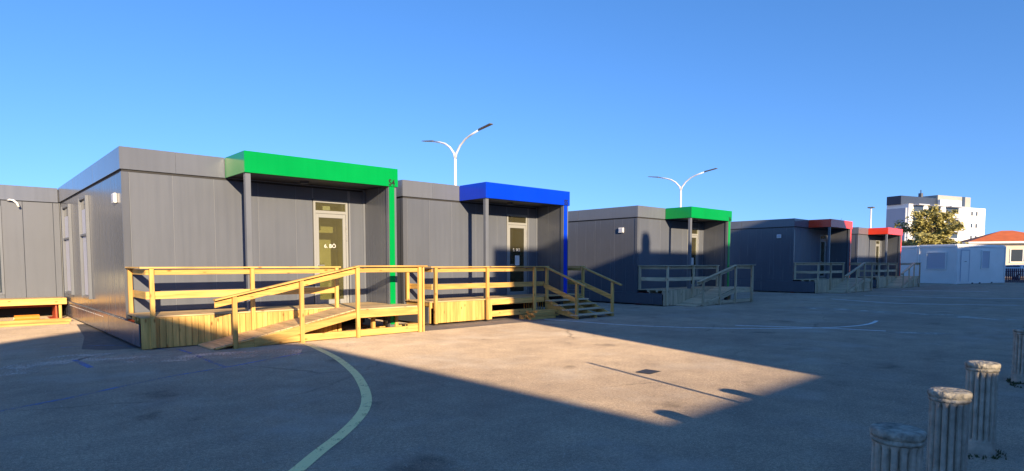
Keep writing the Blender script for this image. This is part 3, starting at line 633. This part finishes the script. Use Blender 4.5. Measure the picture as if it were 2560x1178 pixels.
bm = bmesh.new(); tube(bm, [(88.8, 26.9, 0), (88.8, 26.9, 8.9)], [.14, .09], 10); T.add('pole', bm, M['lamp_white'])
T.box('lamp_head', (88.5, 89.1, 26.55, 27.25, 8.85, 9.0), M['lamp_dark'])

# ------------------------------------------------------------------ white site cabins
def cabin(o, dx, L_, Wd, Hh, label, seed):
    T = Thing('site_cabin', label, 'cabin', (o[0], o[1], 0), 'white site cabins', rotz=math.atan2(dx[1], dx[0]))
    T.L = Vector((0, 0, 0))
    c = M['container']
    T.box('body', (.04, L_-.04, .04, Wd-.04, .12, Hh-.1), c)
    for xx in (0, L_-.16):
        for yy in (0, Wd-.16): T.box('corner_post', (xx, xx+.16, yy, yy+.16, 0, Hh-.05), c, bev=.01)
    for b in ((.161, L_-.161, 0, .12), (.161, L_-.161, Wd-.12, Wd)):
        T.box('frame_rail', (b[0], b[1], b[2], b[3], .02, .2), c); T.box('frame_rail', (b[0], b[1], b[2], b[3], Hh-.22, Hh-.02), c, bev=.03)
    for b in ((0, .12), (L_-.12, L_)):
        T.box('frame_rail', (b[0], b[1], .161, Wd-.161, .02, .2), c); T.box('frame_rail', (b[0], b[1], .161, Wd-.161, Hh-.22, Hh-.02), c, bev=.03)
    T.box('roof', (.1, L_-.1, .1, Wd-.1, Hh-.1, Hh+.03), c)
    for xx in (.3, .45, .7): T.box('fork_pocket', (L_*xx, L_*xx+.25, -.004, .05, .0, .1), M['core'], bev=0)
    return T
c0 = Vector((57.6, 11.29, 0)); dxv = Vector((7.24, -2.01, 0)).normalized(); dyv = Vector((-dxv.y, dxv.x, 0))
T = cabin(c0, dxv, 7.3, 2.95, 3.1, 'white site cabin with a door on its long side', 1)
D = T.box('door', (.62, 1.75, .012, .045, .22, 2.62), M['container']); T.box('handle', (1.1, 1.35, -.02, .013, 1.75, 1.79), M['dull'], D)
for b in ((.56, .615, .2, 2.7), (1.755, 1.81, .2, 2.7), (.616, 1.754, 2.63, 2.7)): T.box('frame', (b[0], b[1], -.005, .045, b[2], b[3]), M['shutter'], D)
Wn = T.box('window', (3.6, 4.7, .02, .042, 1.25, 2.6), M['shutter'])
for k in range(8): T.box('slat', (3.62, 4.68, -.005+.001*(k % 2), .019, 1.27+k*.165, 1.27+k*.165+.15), M['shutter'], Wn, bev=.01)
for b in ((3.52, 3.6, 1.17, 2.68), (4.7, 4.78, 1.17, 2.68)): T.box('frame', (b[0], b[1], -.03, .045, b[2], b[3]), M['container'], Wn)
for b in ((3.6, 4.7, 1.17, 1.25), (3.6, 4.7, 2.6, 2.68)): T.box('frame', (b[0]+.001, b[1]-.001, -.03, .045, b[2], b[3]), M['container'], Wn)
Wn = T.box('window', (.02, .042, .85, 2.2, 1.2, 2.45), M['shutter'])
for k in range(8): T.box('slat', (-.006+.001*(k % 2), .019, .87, 2.18, 1.22+k*.152, 1.22+k*.152+.14), M['shutter'], Wn, bev=.01)
for b in ((.77, .85, 1.12, 2.53), (2.2, 2.28, 1.12, 2.53)): T.box('frame', (-.03, .045, b[0], b[1], b[2], b[3]), M['container'], Wn)
for b in ((.851, 2.199, 1.12, 1.2), (.851, 2.199, 2.45, 2.53)): T.box('frame', (-.03, .045, b[0], b[1], b[2], b[3]), M['container'], Wn)
c1 = c0 + dyv*3.05 + dxv*.15
cabin(c1, dxv, 7.3, 2.95, 3.06, 'white site cabin standing between the red classroom and the cabin with a door', 2)

# ------------------------------------------------------------------ background right
def frame(px, d):          # a world point at picture column px and depth d (layout helper)
    l = (px-1280)/1519.43*d; f = Vector((.679, .734, 0)); r_ = Vector((.734, -.679, 0)); return f*d + r_*l
# apartment block
FL, FR = Vector((161.7, 41.2, 0)), Vector((190.8, 32.0, 0)); ax = (FR-FL).normalized(); wA = (FR-FL).length
T = Thing('apartment_block', 'white apartment block with navy and grey top floor behind the tree', 'building', tuple(FL), rotz=math.atan2(ax.y, ax.x)); T.L = Vector((0, 0, 0))
T.box('wall', (0, wA, 0, 5.2, 0, 15.3), M['aptwhite'], bev=.02)
T.box('shaded_side', (-.5, -.01, .4, 4.9, 0, 14.4), M['aptgrey'], bev=.02)  # thin grey slab painting the shade on the block's side wall
T.box('penthouse', (-.4, wA*.42, 1.6, 5, 15.31, 17.3), M['aptnavy'], bev=.02); T.box('penthouse', (wA*.42+.01, wA*.86, 1.2, 5, 15.31, 18.0), M['aptlgrey'], bev=.02)
T.box('penthouse', (wA*.42+.02, wA*.7, .6, 1.19, 15.31, 16.9), M['aptwhite']); T.box('penthouse_window', (wA*.74, wA*.78, 1.13, 1.19, 15.6, 18.0), M['glass_far'])
bm = bmesh.new(); tube(bm, [(wA*.3, 3, 17.3), (wA*.3, 3, 18.4)], .5, 8); tube(bm, [(wA*.3, 3, 18.4), (wA*.3, 3, 19.2)], .1, 6); T.add('chimney', bm, M['aptnavy'])
for k in range(5):
    z = .6+k*2.95
    for (xa, xb) in ((1.6, 5.4), (7.2, 12.0), (14.0, 19.2)):
        b_ = T.box('balcony', (xa, xb, -1.3, -.01, z+.1, z+1.15), M['aptwhite'], bev=.02)
        T.box('window', (xa+.1, xb-.1, -.06, -.003, z+1.2, z+2.6), M['glass_far'], bev=0)
        T.box('soffit', (xa-.1, xb+.1, -1.35, -.01, z+2.62, z+2.86), M['aptgrey'], b_)
    for xx in (wA*.80, wA*.865):
        T.box('window', (xx, xx+.7, -.05, -.003, z+1.0, z+2.0), M['glass_far'], bev=0)
    T.box('bay', (wA-.0, wA+1.4, 1.0, 4.5, z+.2, z+2.5), M['aptwhite'], bev=.3); T.box('window', (wA+.2, wA+1.1, .93, .99, z+1.1, z+2.2), M['glass_far'], bev=0)
    T.box('window', (-2.4, -1.0, 1.93, 1.99, z+1.0, z+2.2), M['glass_far'], bev=0) if k == 99 else None

# red roofed house
hx = Vector((99.5, 16.4, 0)); dh = (Vector((101.01, 11.5, 0))-Vector((97.9, 18.45, 0))).normalized()
T = Thing('house', 'low cream house with an orange red hipped roof behind the cabins', 'house', (98.3, 17.6, 0), rotz=math.atan2(dh.y, dh.x)); T.L = Vector((0, 0, 0))
Lh, Wh = 9.2, 7.6
T.box('wall', (0, Lh, 0, Wh, 0, 4.3), M['cream'], bev=.02)
bm = bmesh.new(); e = .7; r0 = [bm.verts.new(p) for p in ((-e, -e, 4.45), (Lh+e, -e, 4.45), (Lh+e, Wh+e, 4.45), (-e, Wh+e, 4.45))]; q = [bm.verts.new(p) for p in ((Lh*.43, Wh/2, 6.0), (Lh*.56, Wh/2, 6.0))]
bm.faces.new(r0[::-1]); bm.faces.new((r0[0], r0[1], q[1], q[0])); bm.faces.new((r0[1], r0[2], q[1])); bm.faces.new((r0[2], r0[3], q[0], q[1])); bm.faces.new((r0[3], r0[0], q[0]))
rf = T.add('roof', bm, M['tile']); T.box('fascia', (-e, Lh+e, -e, Wh+e, 4.2, 4.449), M['aptwhite'], rf)
for k in range(3):
    x = .8+k*3.2; w = T.box('window', (x, x+2.5, -.03, -.003, 1.9, 3.4), M['glass_far'], bev=0)
    for b in ((x-.1, x, 1.8, 3.5), (x+2.5, x+2.6, 1.8, 3.5), (x+1.2, x+1.3, 1.9, 3.4)): T.box('frame', (b[0], b[1], -.06, -.004, b[2], b[3]), M['white'], w)
    T.box('sill', (x-.1, x+2.6, -.1, -.004, 1.72, 1.795), M['white'], w)
T.box('chimney', (Lh*.88, Lh*.88+.8, 4, 4.8, 4.5, 6.2), M['cream'])
# boundary fence
T = Thing('picket_fence', 'dark purple picket fence past the end of the white cabin', 'fence', (66.6, 9.0, 0)); 
fd = Vector((1.44, -1.32, 0)).normalized()
for k in range(26):
    p_ = Vector((66.0, 9.75, 0))+fd*k*.17; bm = bmesh.new(); n_ = Vector((-fd.y, fd.x, 0))*.015; a = p_; b = p_+fd*.11
    hexa(bm, [tuple(a-n_), tuple(b-n_), tuple(b+n_), tuple(a+n_), tuple(a-n_+Vector((0, 0, 1.2))), tuple(b-n_+Vector((0, 0, 1.2))), tuple(b+n_+Vector((0, 0, 1.2))), tuple(a+n_+Vector((0, 0, 1.2)))]); T.add('picket', bm, M['purple'])
for z in (.35, .95):
    a = Vector((66.0, 9.75, z)); b = a+fd*4.4; bm = bmesh.new(); tube(bm, [tuple(a+Vector((.03, .03, 0))), tuple(b+Vector((.03, .03, 0)))], .035, 6); T.add('fence_rail', bm, M['purple'])
# parked car behind the fence
T = Thing('parked_car', 'silver parked car seen past the end of the white cabin', 'car', (77.2, 10.3, 0), rotz=math.atan2(-.3, .95)); T.L = Vector((0, 0, 0))
prof = [(-2.1, .35), (-2.15, .75), (-1.95, .95), (-1.1, 1.02), (-.5, 1.45), (.9, 1.5), (1.75, 1.1), (2.1, 1.0), (2.15, .4)]
bm = bmesh.new(); A_ = [bm.verts.new((x, -.85+(.12 if z > 1.1 else 0), z)) for x, z in prof]; B_ = [bm.verts.new((x, .85-(.12 if z > 1.1 else 0), z)) for x, z in prof]
bm.faces.new(A_); bm.faces.new(B_[::-1])
for i in range(len(prof)): j = (i+1) % len(prof); bm.faces.new((A_[i], A_[j], B_[j], B_[i]))
T.add('body', bm, M['car'], bev=.03)
for s in (-1, 1):
    bm = bmesh.new(); y = s*.80; hexa(bm, [(-.75, y-.02, 1.07), (1.3, y-.02, 1.07), (1.3, y+.02, 1.07), (-.75, y+.02, 1.07), (-.42, y*.93-.02, 1.4), (.85, y*.93-.02, 1.43), (.85, y*.93+.02, 1.43), (-.42, y*.93+.02, 1.4)]); T.add('side_window', bm, M['glass_far'])
    for xx in (-1.35, 1.35):
        bm = bmesh.new(); tube(bm, [(xx, s*.7, .32), (xx, s*.88, .32)], .32, 18); wv = T.add('wheel', bm, M['tyre']); bm = bmesh.new(); tube(bm, [(xx, s*.88, .32), (xx, s*.89, .32)], .19, 14); T.add('rim', bm, M['steel'], wv)
bm = bmesh.new(); hexa(bm, [(-1.1, -.66, 1.0), (-1.1, .66, 1.0), (-1.05, .66, 1.0), (-1.05, -.66, 1.0), (-.56, -.6, 1.42), (-.56, .6, 1.42), (-.5, .6, 1.42), (-.5, -.6, 1.42)]); T.add('windscreen', bm, M['glass_far'])

# trees
def tree(x, y, h, rad, z0, label, seed, n=13000, leafm='leaf', lsize=.2, bare=False):
    T = Thing('deciduous_tree', label, 'tree', (x, y, 0)); rg = random.Random(seed)
    bm = bmesh.new(); tube(bm, [(x, y, 0), (x+.05, y, z0*.6), (x, y+.1, z0+.6), (x+.1, y, h*.8)], [.24, .19, .14, .05], 10)
    tips = []
    for k in range(26):
        a = rg.uniform(0, 6.28); zz = rg.uniform(z0*.7, h*.75); rr_ = rad*rg.uniform(.45, 1.0)*(1-.6*((zz-z0)/(h-z0))**2 if zz > z0 else .8)
        tip = Vector((x+rr_*math.cos(a), y+rr_*math.sin(a), min(h-.1, zz+rg.uniform(.5, 1.6)))); mid = Vector((x, y, zz)).lerp(tip, .5)+Vector((0, 0, -.1))
        tube(bm, [(x, y, zz), tuple(mid), tuple(tip)], [.07, .045, .015], 5, cap=False); tips.append((Vector((x, y, zz)), tip))
    T.add('trunk', bm, M['bark'])
    if bare: return
    bm = bmesh.new()
    clumps = []
    for b, t in tips:
        for q in (.3, .45, .6, .75, .9, 1.02): clumps.append((b.lerp(t, q)+Vector((rg.gauss(0, .22), rg.gauss(0, .22), rg.gauss(0, .2))), rg.uniform(.28, .62)))
    for k in range(14): clumps.append((Vector((x+rg.gauss(0, .35), y+rg.gauss(0, .35), h-rg.uniform(.1, 1.7))), rg.uniform(.25, .5)))
    for k in range(n):
        c_, s_ = rg.choice(clumps); d = Vector((rg.gauss(0, 1), rg.gauss(0, 1), rg.gauss(0, .75))); p_ = c_+d*s_*.55
        u = Vector((rg.gauss(0, 1), rg.gauss(0, 1), rg.gauss(0, .6))).normalized(); w = u.orthogonal().normalized(); l = lsize*rg.uniform(.6, 1.3)
        vs = [bm.verts.new(p_-u*l), bm.verts.new(p_+w*l*.45), bm.verts.new(p_+u*l), bm.verts.new(p_-w*l*.45)]; bm.faces.new(vs)
    T.add('crown', bm, M[leafm])
tree(78.0, 17.6, 7.6, 3.3, 3.0, 'olive green leafy tree behind the white cabins', 4)
tree(80.1, 28.1, 8.0, 1.6, 6.2, 'bare thin tree top just above the first red canopy', 9, bare=True)

# ------------------------------------------------------------------ school behind the viewpoint (casts the long shadows)
def school(x0, x1, y0, y1, h, label, rows=2):
    T = Thing('school_building', label, 'building', ((x0+x1)/2, y1, 0))
    T.box('wall', (x0, x1, y0, y1, 0, h-.12), M['school'], bev=.01)
    T.box('roof', (x0-.0, x1+.0, y0, y1+.0, h-.119, h), M['roof_dark'], bev=.01)
    n = max(1, int((x1-x0)/3.2))
    for r_ in range(rows):
        for k in range(n):
            xx = x0+(k+.5)*(x1-x0)/n; T.box('window', (xx-.8, xx+.8, y1+.003, y1+.04, 1.0+r_*3.0, 2.4+r_*3.0), M['glass_far'], bev=0)
    return T
YS = -10.0
T = school(5.08, 70, YS-11, YS, 8.95, 'long grey three storey school wing with a roof vent', 3)
bm = bmesh.new(); tube(bm, [(12.9, YS-.4, 8.95), (12.9, YS-.4, 9.45), (12.9, YS-.4, 9.75)], [.28, .30, .22], 14); T.add('roof_vent', bm, M['roof_dark'])
school(21.4, 30.3, YS-9, YS+.02, 11.35, 'grey stair tower rising over the long school wing', 3)
school(-1.1, 5.07, YS-9, YS-.01, 3.85, 'low grey link between the two school wings', 1)
T = Thing('school_building', 'gabled grey school wing with a pitched roof', 'building', (-5.1, YS, 0))
xl, xp, xr_, ze, zp = -10.2, -5.77, -1.16, 6.15, 7.9
bm = bmesh.new(); A_ = [bm.verts.new((x, YS, z)) for x, z in ((xl, 0), (xr_, 0), (xr_, ze), (xp, zp), (xl, ze))]; B_ = [bm.verts.new((v.co.x, YS-16, v.co.z)) for v in A_]
bm.faces.new(A_[::-1]); bm.faces.new(B_)
for i in range(5): j = (i+1) % 5; bm.faces.new((A_[i], A_[j], B_[j], B_[i]))
T.add('wall', bm, M['school'])
for r_ in range(2):
    for k in range(3): xx = xl+1.6+k*2.85; T.box('window', (xx-.8, xx+.8, YS+.003, YS+.04, 1.0+r_*3, 2.4+r_*3), M['glass_far'], bev=0)
bm = bmesh.new(); tube(bm, [(5.57, -.3, 0), (5.57, -.3, 1.89)], .032, 10)  # unseen post, added to cast the thin line shadow across the yard
single('shadow_post', bm, M['steel'], 'thin unseen steel post added for the line shadow on the asphalt', 'post', loc=(5.57, -.3, 0))
